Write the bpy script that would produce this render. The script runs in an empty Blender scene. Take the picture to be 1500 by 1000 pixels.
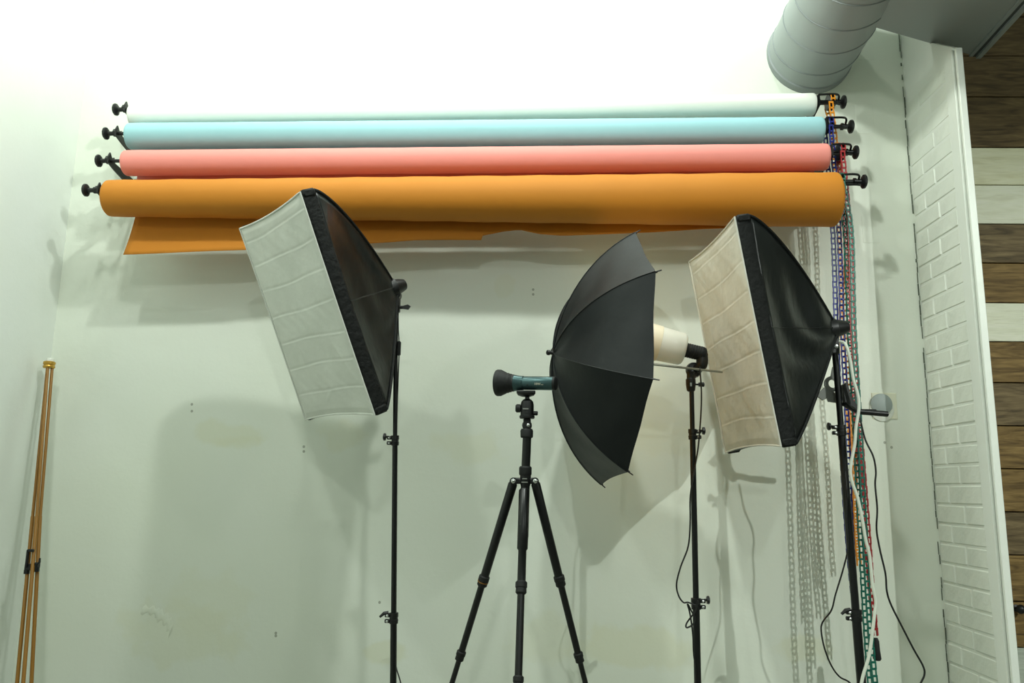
import bpy, bmesh, math, random
import numpy as np
from mathutils import Vector, Matrix
random.seed(7); rng = np.random.RandomState(5)
PI = math.pi
sc = bpy.context.scene
COL = sc.collection

# ------------------------------------------------------------------ camera
CP = np.array([0.0, 0.0, 1.35]); FPX = 1170.0
yw, pt, rl = math.radians(1.8), math.radians(10.3), math.radians(0.95)
CF = np.array([-math.sin(yw)*math.cos(pt), math.cos(yw)*math.cos(pt), math.sin(pt)])
_R0 = np.array([math.cos(yw), math.sin(yw), 0.0]); _U0 = np.cross(_R0, CF)
CR = _R0*math.cos(rl) + _U0*math.sin(rl); CU = _U0*math.cos(rl) - _R0*math.sin(rl)
cam = bpy.data.objects.new('camera', bpy.data.cameras.new('camera')); COL.objects.link(cam)
M = Matrix([[CR[0], CU[0], -CF[0], CP[0]], [CR[1], CU[1], -CF[1], CP[1]], [CR[2], CU[2], -CF[2], CP[2]], [0, 0, 0, 1]])
cam.matrix_world = M
cam.data.sensor_width = 36; cam.data.lens = FPX/1500*36; cam.data.clip_start = 0.02
sc.camera = cam

# ------------------------------------------------------------------ world, lights, exposure
w = bpy.data.worlds.new('world'); sc.world = w; w.use_nodes = True
w.node_tree.nodes['Background'].inputs[0].default_value = (0.75, 0.9, 0.82, 1)
w.node_tree.nodes['Background'].inputs[1].default_value = 0.05
LC = (0.93, 1.0, 0.93)
def lamp(name, loc, power, rad=0.06, target=None, angle=None, blend=0.6, col=LC):
    l = bpy.data.lights.new(name, 'SPOT' if target else 'POINT')
    l.energy = power; l.shadow_soft_size = rad; l.color = col
    o = bpy.data.objects.new(name, l); COL.objects.link(o); o.location = loc
    if target:
        l.spot_size = math.radians(angle); l.spot_blend = blend
        o.rotation_euler = (Vector(target)-Vector(loc)).to_track_quat('-Z', 'Y').to_euler()
    return o
# track lamps above the frame: a row near the wall and a row behind the camera
lamp('track_lamp', (0.10, 1.35, 3.78), 70, 0.06)
lamp('track_lamp', (1.25, 1.10, 3.65), 20, 0.05)
lamp('track_lamp', (-1.30, 1.20, 3.85), 36, 0.07)
lamp('track_lamp', (0.25, -1.90, 3.55), 48, 0.06)
lamp('track_lamp', (3.20, -1.25, 3.45), 240, 0.03, (1.70, 3.1, 1.2), 42, 1.0)
lamp('track_lamp', (3.30, -0.90, 3.60), 40, 0.06)
lamp('ceiling_spot', (-1.25, 2.72, 4.15), 24, 0.06, (-1.25, 2.80, 2.0), 100, 0.8)
lamp('ceiling_spot', (-0.25, 2.72, 4.15), 24, 0.06, (-0.25, 2.80, 2.0), 100, 0.8)
lamp('ceiling_spot', (0.65, 2.72, 4.15), 20, 0.06, (0.65, 2.80, 2.0), 100, 0.8)
lamp('wall_washer', (-1.20, 2.10, 4.15), 20, 0.06, (-2.0, 2.6, 3.3), 80, 0.9)
sc.view_settings.view_transform = 'Standard'; sc.view_settings.look = 'None'
sc.view_settings.gamma = 1; sc.view_settings.use_curve_mapping = False
sc.view_settings.exposure = 0.58

# ------------------------------------------------------------------ helpers
def at(x, y, Y):
    d = CF + CR*(x-750)/FPX - CU*(y-500)/FPX
    return CP + d*Y/d[1]
def nrm(v): v = np.asarray(v, float); return v/(np.linalg.norm(v)+1e-12)
def frame(d):
    d = nrm(d); a = np.array([0, 0, 1.0]) if abs(d[2]) < 0.9 else np.array([1.0, 0, 0])
    u = nrm(np.cross(a, d)); return u, np.cross(d, u), d

class MB:
    def __init__(s): s.v = []; s.f = []
    def add(s, vs, fs):
        b = len(s.v); s.v += [tuple(float(c) for c in p) for p in vs]; s.f += [tuple(i+b for i in q) for q in fs]; return s
    def box(s, c, sx, sy, sz, R=None, bev=0.0):
        if bev > 0:
            bm = bmesh.new(); bmesh.ops.create_cube(bm, size=1)
            bmesh.ops.scale(bm, vec=(sx, sy, sz), verts=bm.verts)
            bmesh.ops.bevel(bm, geom=bm.edges[:], offset=bev, segments=1, affect='EDGES', profile=0.5)
            bm.verts.index_update()
            vs = [np.array(v.co) for v in bm.verts]; fs = [[v.index for v in f.verts] for f in bm.faces]; bm.free()
        else:
            vs = [np.array([x*sx/2, y*sy/2, z*sz/2]) for x in (-1, 1) for y in (-1, 1) for z in (-1, 1)]
            fs = [(0, 1, 3, 2), (4, 6, 7, 5), (0, 4, 5, 1), (2, 3, 7, 6), (0, 2, 6, 4), (1, 5, 7, 3)]
        if R is not None: vs = [R @ v for v in vs]
        return s.add([v+np.asarray(c) for v in vs], fs)
    def lathe(s, p, d, prof, seg=16, cap=True):
        u, v, d = frame(d); p = np.asarray(p, float); vs = []; fs = []
        for t, r in prof:
            for k in range(seg):
                a = 2*PI*k/seg; vs.append(p+d*t+(u*math.cos(a)+v*math.sin(a))*r)
        n = len(prof)
        for i in range(n-1):
            for k in range(seg):
                k2 = (k+1) % seg; fs.append((i*seg+k, i*seg+k2, (i+1)*seg+k2, (i+1)*seg+k))
        if cap: fs.append(tuple(range(seg))[::-1]); fs.append(tuple((n-1)*seg+k for k in range(seg)))
        return s.add(vs, fs)
    def rod(s, a, b, r0, r1=None, seg=12):
        a = np.asarray(a, float); b = np.asarray(b, float)
        return s.lathe(a, b-a, [(0, r0), (np.linalg.norm(b-a), r1 if r1 is not None else r0)], seg)
    def tube(s, P, r, seg=8, cap=True):
        P = [np.asarray(p, float) for p in P]; n = len(P); R = r if hasattr(r, '__len__') else [r]*n
        T = [nrm(P[min(i+1, n-1)]-P[max(i-1, 0)]) for i in range(n)]
        u = frame(T[0])[0]; vs = []; fs = []
        for i in range(n):
            u = nrm(u-T[i]*np.dot(u, T[i])); v = np.cross(T[i], u)
            for k in range(seg):
                a = 2*PI*k/seg; vs.append(P[i]+(u*math.cos(a)+v*math.sin(a))*R[i])
        for i in range(n-1):
            for k in range(seg):
                k2 = (k+1) % seg; fs.append((i*seg+k, i*seg+k2, (i+1)*seg+k2, (i+1)*seg+k))
        if cap: fs.append(tuple(range(seg))[::-1]); fs.append(tuple((n-1)*seg+k for k in range(seg)))
        return s.add(vs, fs)
    def prism(s, pts, off):
        n = len(pts); pts = [np.asarray(p, float) for p in pts]; off = np.asarray(off, float)
        vs = pts+[p+off for p in pts]
        fs = [tuple(range(n))[::-1], tuple(range(n, 2*n))]+[(i, (i+1) % n, n+(i+1) % n, n+i) for i in range(n)]
        return s.add(vs, fs)
    def grid(s, G, thick=None):
        nr = len(G); nc = len(G[0])
        vs = [p for row in G for p in row]
        fs = [(i*nc+j, i*nc+j+1, (i+1)*nc+j+1, (i+1)*nc+j) for i in range(nr-1) for j in range(nc-1)]
        return s.add(vs, fs)
    def build(s, name, mat, parent=None, smooth=40, loc=None, solid=None):
        base = np.zeros(3)
        q = parent
        while q is not None: base = base+np.array(q.location); q = q.parent
        if loc is not None: base = base+np.asarray(loc, float)
        me = bpy.data.meshes.new(name)
        me.from_pydata([tuple(np.array(p)-base) for p in s.v], [], s.f)
        bm = bmesh.new(); bm.from_mesh(me); bmesh.ops.recalc_face_normals(bm, faces=bm.faces[:]); bm.to_mesh(me); bm.free()
        me.materials.append(mat)
        o = bpy.data.objects.new(name, me); COL.objects.link(o); o.parent = parent
        if loc is not None: o.location = Vector(loc)
        if smooth:
            me.polygons.foreach_set('use_smooth', [True]*len(me.polygons)); me.update()
            try: me.set_sharp_from_angle(angle=math.radians(smooth))
            except Exception: pass
        if solid:
            m = o.modifiers.new('solid', 'SOLIDIFY'); m.thickness = solid; m.offset = 0
        return o

def thing(name, loc, label, cat, group=None):
    o = bpy.data.objects.new(name, None); COL.objects.link(o); o.location = Vector(tuple(float(c) for c in loc)); o.empty_display_size = .05
    o['label'] = label; o['category'] = cat
    if group: o['group'] = group
    return o
def tag(o, label, cat, group=None):
    o['label'] = label; o['category'] = cat
    if group: o['group'] = group
    return o
def struct(o): o['kind'] = 'structure'; return o

def spline(P, n=10):
    P = [np.asarray(p, float) for p in P]; Q = [2*P[0]-P[1]]+P+[2*P[-1]-P[-2]]; out = []
    for i in range(1, len(Q)-2):
        for k in range(n):
            t = k/n; a, b, c, d = Q[i-1:i+3]
            out.append(0.5*((2*b)+(-a+c)*t+(2*a-5*b+4*c-d)*t*t+(-a+3*b-3*c+d)*t**3))
    out.append(P[-1]); return out

# ------------------------------------------------------------------ materials
def mat(name, col, rough=0.5, metal=0.0, bump=None, bscale=60, var=0.0, vscale=4, spec=None, trans=None, stretch=None, sheen=0):
    m = bpy.data.materials.new(name); m.use_nodes = True; nt = m.node_tree; b = nt.nodes['Principled BSDF']
    b.inputs['Base Color'].default_value = (*col, 1); b.inputs['Roughness'].default_value = rough; b.inputs['Metallic'].default_value = metal
    if spec is not None: b.inputs['Specular IOR Level'].default_value = spec
    if sheen: b.inputs['Sheen Weight'].default_value = sheen
    tc = nt.nodes.new('ShaderNodeTexCoord'); src = tc.outputs['Object']
    if stretch:
        mp = nt.nodes.new('ShaderNodeMapping'); mp.inputs['Scale'].default_value = stretch; nt.links.new(src, mp.inputs[0]); src = mp.outputs[0]
    if bump:
        n = nt.nodes.new('ShaderNodeTexNoise'); n.inputs['Scale'].default_value = bscale; n.inputs['Detail'].default_value = 4
        bp = nt.nodes.new('ShaderNodeBump'); bp.inputs['Strength'].default_value = bump; bp.inputs['Distance'].default_value = 0.01
        nt.links.new(src, n.inputs['Vector']); nt.links.new(n.outputs['Fac'], bp.inputs['Height']); nt.links.new(bp.outputs[0], b.inputs['Normal'])
    if var:
        n = nt.nodes.new('ShaderNodeTexNoise'); n.inputs['Scale'].default_value = vscale; n.inputs['Detail'].default_value = 5
        r = nt.nodes.new('ShaderNodeValToRGB'); r.color_ramp.elements[0].position = .3; r.color_ramp.elements[1].position = .7
        r.color_ramp.elements[0].color = (*[c*(1-var) for c in col], 1); r.color_ramp.elements[1].color = (*[min(1, c*(1+var)) for c in col], 1)
        nt.links.new(src, n.inputs['Vector']); nt.links.new(n.outputs['Fac'], r.inputs[0]); nt.links.new(r.outputs[0], b.inputs['Base Color'])
    return m

def wall_paint(name, col, marks_and_glow=True):
    m = bpy.data.materials.new(name); m.use_nodes = True; nt = m.node_tree; N = nt.nodes; L = nt.links
    b = N['Principled BSDF']; b.inputs['Roughness'].default_value = 0.42; b.inputs['Specular IOR Level'].default_value = 0.35
    g = N.new('ShaderNodeNewGeometry'); pos = g.outputs['Position']
    n1 = N.new('ShaderNodeTexNoise'); n1.inputs['Scale'].default_value = 1.3; n1.inputs['Detail'].default_value = 6; L.new(pos, n1.inputs['Vector'])
    r = N.new('ShaderNodeValToRGB'); r.color_ramp.elements[0].position = .35; r.color_ramp.elements[1].position = .68
    r.color_ramp.elements[0].color = (*[c*a for c, a in zip(col, (.97, .975, .94))], 1); r.color_ramp.elements[1].color = (*col, 1)
    L.new(n1.outputs['Fac'], r.inputs[0]); cur = r.outputs[0]
    n2 = N.new('ShaderNodeTexNoise'); n2.inputs['Scale'].default_value = 9; n2.inputs['Detail'].default_value = 6; L.new(pos, n2.inputs['Vector'])
    def blot(c, rx, rz, colr, amt, wob=0.5):
        nonlocal cur
        mp = N.new('ShaderNodeMapping'); mp.vector_type = 'POINT'
        mp.inputs['Scale'].default_value = (1/rx, 0.0, 1/rz); mp.inputs['Location'].default_value = (-c[0]/rx, 0, -c[2]/rz)
        L.new(pos, mp.inputs[0]); ln = N.new('ShaderNodeVectorMath'); ln.operation = 'LENGTH'; L.new(mp.outputs[0], ln.inputs[0])
        ad = N.new('ShaderNodeMath'); ad.operation = 'MULTIPLY_ADD'; L.new(n2.outputs['Fac'], ad.inputs[0]); ad.inputs[1].default_value = wob*2; L.new(ln.outputs['Value'], ad.inputs[2])
        mr = N.new('ShaderNodeMapRange'); mr.interpolation_type = 'SMOOTHSTEP'; mr.inputs['From Min'].default_value = 1+wob; mr.inputs['From Max'].default_value = (.55 if wob else .8)+wob
        mr.inputs['To Min'].default_value = 0; mr.inputs['To Max'].default_value = amt; L.new(ad.outputs[0], mr.inputs['Value'])
        mx = N.new('ShaderNodeMix'); mx.data_type = 'RGBA'; L.new(mr.outputs[0], mx.inputs['Factor']); L.new(cur, mx.inputs['A']); mx.inputs['B'].default_value = (*colr, 1); cur = mx.outputs['Result']
    if marks_and_glow:
        yel = (col[0]*.93, col[1]*.90, col[2]*.74)
        for px, py, rx, rz, a in ((335, 636, .20, .07, .45), (350, 648, .12, .04, .35), (265, 930, .30, .14, .35), (300, 890, .22, .18, .25), (690, 655, .18, .09, .35), (505, 640, .11, .07, .35),
                                  (930, 950, .28, .09, .5), (1180, 945, .12, .07, .5), (560, 955, .12, .05, .5), (740, 420, .05, .06, .25), (800, 930, .2, .1, .3), (960, 640, .2, .1, .2)):  # last entry paints the umbrella lamp's yellow glow onto the wall
            blot(at(px, py , 3.3*.95), rx*.95, rz*.95, yel, a, .9)
        for px, py in ((281, 592), (281, 602), (445, 654), (445, 661), (781, 424), (781, 431), (404, 931), (404, 927), (556, 882), (1296, 648), (1306, 655)):
            blot(at(px, py, 3.3*.95), .0055, .006, (.22, .23, .17), .7, 0)
    L.new(cur, b.inputs['Base Color'])
    n3 = N.new('ShaderNodeTexNoise'); n3.inputs['Scale'].default_value = 5; n3.inputs['Detail'].default_value = 8; n3.inputs['Roughness'].default_value = .6; L.new(pos, n3.inputs['Vector'])
    bp = N.new('ShaderNodeBump'); bp.inputs['Strength'].default_value = .25; bp.inputs['Distance'].default_value = .012; L.new(n3.outputs['Fac'], bp.inputs['Height']); L.new(bp.outputs[0], b.inputs['Normal'])
    return m

def wood(name, c1, c2, c3, bump=.35, st=.55):
    m = bpy.data.materials.new(name); m.use_nodes = True; nt = m.node_tree; N = nt.nodes; L = nt.links; b = N['Principled BSDF']
    b.inputs['Roughness'].default_value = .62; b.inputs['Specular IOR Level'].default_value = .3
    tc = N.new('ShaderNodeTexCoord'); oi = N.new('ShaderNodeObjectInfo')
    ml = N.new('ShaderNodeMath'); ml.operation = 'MULTIPLY'; L.new(oi.outputs['Random'], ml.inputs[0]); ml.inputs[1].default_value = 40
    cb = N.new('ShaderNodeCombineXYZ'); L.new(ml.outputs[0], cb.inputs[0]); L.new(ml.outputs[0], cb.inputs[2])
    ad = N.new('ShaderNodeVectorMath'); ad.operation = 'ADD'; L.new(tc.outputs['Object'], ad.inputs[0]); L.new(cb.outputs[0], ad.inputs[1])
    def nz(scale, sc, det, dist=0):
        mp = N.new('ShaderNodeMapping'); mp.inputs['Scale'].default_value = sc; L.new(ad.outputs[0], mp.inputs[0])
        n = N.new('ShaderNodeTexNoise'); n.inputs['Scale'].default_value = scale; n.inputs['Detail'].default_value = det; n.inputs['Distortion'].default_value = dist; L.new(mp.outputs[0], n.inputs['Vector']); return n
    n1 = nz(5, (1.2, 1, 9), 7, 1.2); n2 = nz(30, (.6, 1, 10), 4, .3); n3 = nz(2.2, (1, 1, 2.5), 3)
    r = N.new('ShaderNodeValToRGB'); e = r.color_ramp.elements; e[0].position = .30; e[0].color = (*c1, 1); e[1].position = .72; e[1].color = (*c3, 1)
    k = e.new(.5); k.color = (*c2, 1); L.new(n1.outputs['Fac'], r.inputs[0])
    mx = N.new('ShaderNodeMix'); mx.data_type = 'RGBA'; mx.blend_type = 'MULTIPLY'; mx.inputs['Factor'].default_value = st
    r2 = N.new('ShaderNodeValToRGB'); r2.color_ramp.elements[0].position = .35; r2.color_ramp.elements[0].color = (.45, .45, .45, 1); r2.color_ramp.elements[1].position = .6; r2.color_ramp.elements[1].color = (1, 1, 1, 1)
    L.new(n2.outputs['Fac'], r2.inputs[0]); L.new(r.outputs[0], mx.inputs['A']); L.new(r2.outputs[0], mx.inputs['B'])
    mx2 = N.new('ShaderNodeMix'); mx2.data_type = 'RGBA'; mx2.blend_type = 'MULTIPLY'; mx2.inputs['Factor'].default_value = st
    r3 = N.new('ShaderNodeValToRGB'); r3.color_ramp.elements[0].position = .35; r3.color_ramp.elements[0].color = (.6, .6, .62, 1); r3.color_ramp.elements[1].position = .65; r3.color_ramp.elements[1].color = (1.0, 1.0, 1.0, 1)
    L.new(n3.outputs['Fac'], r3.inputs[0]); L.new(mx.outputs['Result'], mx2.inputs['A']); L.new(r3.outputs[0], mx2.inputs['B']); L.new(mx2.outputs['Result'], b.inputs['Base Color'])
    bp = N.new('ShaderNodeBump'); bp.inputs['Strength'].default_value = bump; bp.inputs['Distance'].default_value = .004; L.new(n2.outputs['Fac'], bp.inputs['Height']); L.new(bp.outputs[0], b.inputs['Normal'])
    return m

m_wall = wall_paint('white_wall_paint', (.79, .83, .745))
m_wall2 = wall_paint('white_side_wall_paint', (.80, .84, .80), False)
m_trim = mat('white_trim_paint', (.80, .83, .76), .4, bump=.15, bscale=30)
m_brick = mat('white_painted_brick', (.78, .81, .73), .45, bump=.5, bscale=28, var=.05, vscale=6)
m_crack = mat('dark_crack', (.10, .12, .09), .9)
m_floor = mat('grey_floor', (.26, .27, .23), .6, var=.1)
m_far = mat('grey_wall_paint', (.26, .27, .25), .8)
m_ceil = mat('ceiling_paint', (.22, .25, .23), .8)
m_duct = mat('grey_painted_duct', (.30, .335, .335), .42, bump=.12, bscale=8, metal=0.0)
m_duct_seam = mat('duct_seam', (.24, .27, .27), .45)
m_duct_dark = mat('duct_gasket', (.05, .06, .06), .6)
m_white_p = mat('white_paper', (.88, .90, .82), .75, bump=.04, bscale=300)
m_blue_p = mat('sky_blue_paper', (.33, .60, .645), .75, bump=.04, bscale=300)
m_pink_p = mat('coral_pink_paper', (.84, .29, .25), .75, bump=.04, bscale=300)
m_org_p = mat('amber_paper', (.56, .20, .008), .72, bump=.04, bscale=300)
m_core = mat('cardboard_core', (.35, .24, .13), .9)
m_blk = mat('black_plastic', (.0045, .005, .005), .42)
m_blkm = mat('black_metal', (.004, .0045, .0045), .33, metal=0.0, spec=.45)
m_chrome = mat('chrome', (.75, .77, .75), .2, metal=1.0)
m_rib = mat('black_rubber', (.005, .0055, .0055), .65)
m_fab = mat('black_nylon', (.007, .009, .0085), .33, bump=.9, bscale=7, spec=.5, stretch=(1, 1, .5))
m_fabd = mat('black_webbing', (.005, .006, .0055), .7, bump=.5, bscale=60, spec=.3)
m_silk = mat('white_diffuser_silk', (.66, .68, .62), .5, bump=.3, bscale=14, var=.03, vscale=12)
m_silk2 = mat('bulb_tinted_diffuser_silk', (.62, .615, .55), .45, bump=.45, bscale=14, var=.05, vscale=10)  # white silk with some of the bulb's warm tint put into its colour
m_umb = mat('black_umbrella_cloth', (.0065, .0085, .0095), .5, bump=.3, bscale=7, spec=.32)
m_gold = mat('gold_lining', (.95, .62, .18), .42, metal=.85)
m_lampw = mat('white_lamp_plastic', (.85, .84, .76), .35)
m_globe = mat('gold_tinted_lamp_globe', (.88, .80, .62), .4)  # cream is the gold lining's reflection, painted into the globe
m_teal = mat('teal_anodised_metal', (.055, .105, .11), .3, metal=.7)
m_txt = mat('pale_print', (.75, .72, .58), .5)
m_bam = mat('amber_brown_tube', (.30, .135, .012), .35, spec=.6)
m_gold2 = mat('brass_cap', (.6, .36, .07), .3, metal=.8)
m_chain = {'orange': mat('orange_chain_plastic', (.85, .30, .012), .4), 'blue': mat('blue_chain_plastic', (.007, .018, .21), .4),
           'red': mat('red_chain_plastic', (.36, .010, .014), .4), 'green': mat('green_chain_plastic', (.0, .14, .095), .4)}
m_cabw = mat('white_cable', (.72, .76, .66), .5)
m_grey = mat('grey_plastic', (.24, .25, .225), .5)
m_gdisc = mat('grey_cover_plate', (.33, .38, .37), .5)
m_cream = mat('cream_filler', (.78, .78, .62), .6)
m_steel = mat('dull_steel', (.35, .35, .30), .35, metal=.9)
w_dark = wood('dark_brown_wood', (.085, .056, .022), (.155, .105, .042), (.24, .165, .07), st=.38)
w_mid = wood('brown_wood', (.11, .065, .02), (.24, .15, .05), (.36, .235, .085), st=.38)
w_grey = wood('greyish_brown_wood', (.09, .064, .030), (.19, .135, .065), (.30, .22, .11), st=.42)
w_pale = wood('whitewashed_wood', (.72, .70, .46), (.82, .81, .57), (.88, .87, .66), .15, .14)
w_white = wood('white_wood', (.76, .76, .58), (.86, .87, .69), (.90, .90, .75), .12, .12)
w_low = wood('pale_grey_green_wood', (.42, .46, .38), (.52, .57, .48), (.58, .63, .54), .15, .3)

# ------------------------------------------------------------------ room shell
Q = .95; W = 3.3*Q; XL = -2.065*Q; XR = 1.60*Q; HC = 4.4
def SQ(p): return CP+(np.asarray(p, float)-CP)*Q            # room shell laid out at 3.3 m, true wall distance is Q times that
struct(MB().box(((XL+XR)/2+0.01, W+.05, HC/2), XR-XL+.02, .1, HC).build('wall_back', m_wall, smooth=0))
struct(MB().box((XL-.05, -.45, HC/2), .1, 7.6, HC).build('wall_left', m_wall2, smooth=0))
struct(MB().box((1.2, -.45, -.05), 6.6, 7.6, .1).build('floor', m_floor, smooth=0))
struct(MB().box((1.2, -.45, HC+.05), 6.6, 7.6, .1).build('ceiling', m_ceil, smooth=0))
struct(MB().box((1.2, -4.25, HC/2), 6.6, .1, HC).build('wall_front', m_far, smooth=0))
struct(MB().box((4.5, -.45, HC/2), .1, 7.6, HC).build('wall_far_right', m_far, smooth=0))
# short brick return wall with bricks
ZB = 1.35+(3.17-1.35)*Q; YF = 2.885*Q; YN = 2.907     # underside of the duct box
wr = MB()
wr.prism([(XR+.003, YF, 0), (XR+.003, W+.1, 0), (XR+.003, W+.1, HC), (XR+.003, YN, HC), (XR+.003, YN, ZB-.004), (XR+.003, 2.895, ZB-.004), (XR+.003, YF, 2.962)], (.019, 0, 0))
wall_right = struct(wr.build('wall_right', m_trim, smooth=0))
course = .0745*Q; zc = 1.35+(.64-1.35)*Q-8*course; i = 0
brick_cache = {}
def brick(y0, y1, z, h):
    key = (round(y1-y0, 3), round(h, 3))
    if key not in brick_cache:
        mb = MB(); bm = bmesh.new(); bmesh.ops.create_cube(bm, size=1)
        bmesh.ops.scale(bm, vec=(.014, y1-y0, h), verts=bm.verts)
        bmesh.ops.bevel(bm, geom=bm.edges[:], offset=.004, segments=1, affect='EDGES'); me = bpy.data.meshes.new('brick'); bm.to_mesh(me); bm.free()
        me.materials.append(m_brick); brick_cache[key] = me
    o = bpy.data.objects.new('brick', brick_cache[key]); COL.objects.link(o); o.parent = wall_right
    o.location = (XR+.0068+random.uniform(-.0012, .0008)+(.002 if z > 2.6 else 0), (y0+y1)/2, z+h/2)
    o.rotation_euler = (random.uniform(-.006, .006), 0, random.uniform(-.006, .006))
while zc+course < 2.96:
    ys = [3.298, 3.19, 2.955] if i % 2 else [3.298, 3.085, 2.955]
    if i % 4 == 2: ys = [3.298, 3.10, 2.955]
    ys = [y_*Q for y_ in ys]
    for a, b in zip(ys[:-1], ys[1:]): brick(b+.004, a-.004, zc+.003, course-.007)
    zc += course; i += 1
struct(MB().box((XR+.011, YF-.009, 1.478), .024, .014, 2.956, bev=.002).build('trim_1', m_trim, smooth=0))
struct(MB().box((XR-.003, YF+.031, 1.478), .010, .058, 2.956, bev=.002).build('trim_2', m_trim, smooth=0))
# crack along the corner
cr = []; z = .55
cm = MB()
while z < 3.35:
    h = random.uniform(.008, .05); wd = random.choice([.0010, .0014, .0018, .0024, .0034])
    if random.random() < .85: cm.box((XR-.0035+random.uniform(-.0015, .0015), W-.0022, z+h/2), wd, .004, h*.96)
    z += h
struct(cm.build('trim_3', m_crack, smooth=0))
# patched hatches in the wall beside the rolls: thin raised frames
def hatch(n, x0, y0, x1, y1):
    a = at(x0, y0, W); b = at(x1, y1, W); h = MB()
    h.box(((a[0]+b[0])/2, W+.0014, (a[2]+b[2])/2), b[0]-a[0], .0044, a[2]-b[2], bev=.0005)
    struct(h.build('trim_%d' % n, m_wall, smooth=0))
hatch(4, 1252, 153, 1281, 196); hatch(5, 1262, 316, 1289, 356); hatch(6, 1255, 60, 1281, 88)
# plaster repair on the lower left wall
pp = MB()
for (x0, y0, x1, y1, r0) in ((208, 893, 236, 903, .012), (232, 900, 250, 925, .016)):
    a = at(x0, y0, W); b = at(x1, y1, W); pts = spline([a, (a+b)/2+np.array([.01, 0, .008]), b], 6)
    G = []
    for k, p in enumerate(pts):
        wd = r0*(1+.5*math.sin(k*1.7)); G.append([p+np.array([0, -.0008-.0016*max(0, math.cos(q*PI/2)), 0])+np.array([.3, 0, 1])*wd*q for q in (-1.3, -1, -.5, 0, .5, 1, 1.3)])
    for row in G:
        row[0][1] = W+.001; row[-1][1] = W+.001
    pp.grid(G)
struct(pp.build('trim_7', m_wall, smooth=60))

# wood clad wall beyond the brick return, plank by plank
wood_wall = struct(MB().box((XR+1.45, W+.07, HC/2), 2.84, .1, HC).build('wall_wood', mat('dark_backing', (.02, .015, .01), .9), smooth=0))
PX = at(1450, 500, W)
edges = [at(1450, y, W-.0)[2] for y in (82, 142, 216, 271, 328, 385, 443, 500, 560, 623, 686, 749, 812, 880, 947)]
edges = [edges[0]+.18*k for k in range(6, 0, -1)]+edges+[edges[-1]-.15*k for k in range(1, 5)]
pm = [w_dark]*6+[w_mid, w_dark, w_pale, w_white, w_grey, w_mid, w_white, w_mid, w_dark, w_mid, w_grey, w_mid, w_dark, w_mid, w_low, w_low, w_low, w_low, w_low]
pm = [w_dark]*6+[w_dark, w_dark, w_pale, w_white, w_grey, w_mid, w_white, w_mid, w_grey, w_mid, w_mid, w_grey, w_mid, w_mid, w_low, w_low, w_low, w_low, w_low]
for k in range(len(edges)-1):
    if edges[k] > HC: edges[k] = HC-.001*k
    z1, z0 = min(edges[k], HC), edges[k+1]
    if z1-z0 < .01 or z0 < 0: continue
    o = MB().box((XR+1.45, W+.008+random.uniform(0, .004), (z0+z1)/2), 2.80, .022, z1-z0-.004, bev=.0015).build('plank', pm[k], None, smooth=0, loc=(XR+1.45, W, (z0+z1)/2))
    o.parent = wood_wall
# knots on some planks
knt = []
for (px, py, r, s) in ((1444, 343, .012, 2.4), (1461, 178, .012, 1.3), (1450, 605, .011, 1.3), (1412, 200, .016, 1.6)):
    c = at(px, py, W); kb = MB()
    u = np.array([math.cos(.35), 0, math.sin(.35)]); v = np.array([-u[2], 0, u[0]])
    pts = [np.array([c[0], W-.0015, c[2]])+u*math.cos(a)*r*s*.8+v*math.sin(a)*r*.7 for a in np.linspace(0, 2*PI, 14)[:-1]]
    kb.prism(pts, (0, .006, 0)); o = kb.build('wood_knot', mat('dark_knot', (.035, .022, .01), .7, bump=.6, bscale=90), None, smooth=0); o.parent = wood_wall
k = MB(); c = at(1499, 893, W-.05)
kn = thing('round_knob', (c[0], W-.02, c[2]), 'small round black knob on the lower brown planks at the right frame edge', 'knob')
k.lathe((c[0], W-.003, c[2]), (0, -1, 0), [(0, .013), (.004, .013), (.006, .006), (.022, .006)], 14); k.build('shank', m_blk, kn)
MB().lathe((c[0], W-.023, c[2]), (0, -1, 0), [(0, .006), (.004, .013), (.012, .017), (.02, .014), (.026, .006)], 16).build('knob', m_blk, kn)

# ------------------------------------------------------------------ ventilation duct
dd = nrm(CF + CR*(758-750)/FPX - CU*(851-500)/FPX)
pc = SQ([1.197, 3.30, 3.26]); PR = .182*Q
duct = thing('ventilation_duct', pc, 'thick grey spiral pipe joined to a flat duct box, running into the white wall', 'duct')
L0 = 1.9
MB().lathe(pc+dd*.03, -dd, [(0, PR), (L0, PR)], 56).build('spiral_pipe', m_duct, duct)
u, v, _ = frame(-dd); sp = []
turns = 14; 
for k in range(turns*40+1):
    a = 2*PI*k/40; t = .03+k/40*(L0/turns); sp.append(pc+dd*.03-dd*t+(u*math.cos(a)+v*math.sin(a))*PR)
MB().tube(sp, .0035, 5).build('pipe_seam', m_duct_seam, duct)
MB().lathe(pc+dd*.0, -dd, [(-.02, PR+.006), (.012, PR+.006), (.016, PR)], 56, cap=False).build('wall_collar', m_duct_seam, duct)
A = SQ([1.342, 2.945, 3.17]); B = SQ([1.823, 3.150, 3.17])
r2 = nrm(np.array([B[0]-.0-1.80, 0, 0])+np.array([-.022, -.41, 0])); edgev = SQ([1.80, 2.755, 3.17])-B
D = A+edgev*4.2-np.array([.0, 0, 0]); Cc = B+edgev*4.2
A2 = SQ([1.30, 2.928, 3.17]); D2 = np.array([A2[0], D[1], ZB])
MB().prism([A2, B, Cc, D2], (0, 0, .5)).build('duct_box', m_duct, duct, smooth=0)
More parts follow.
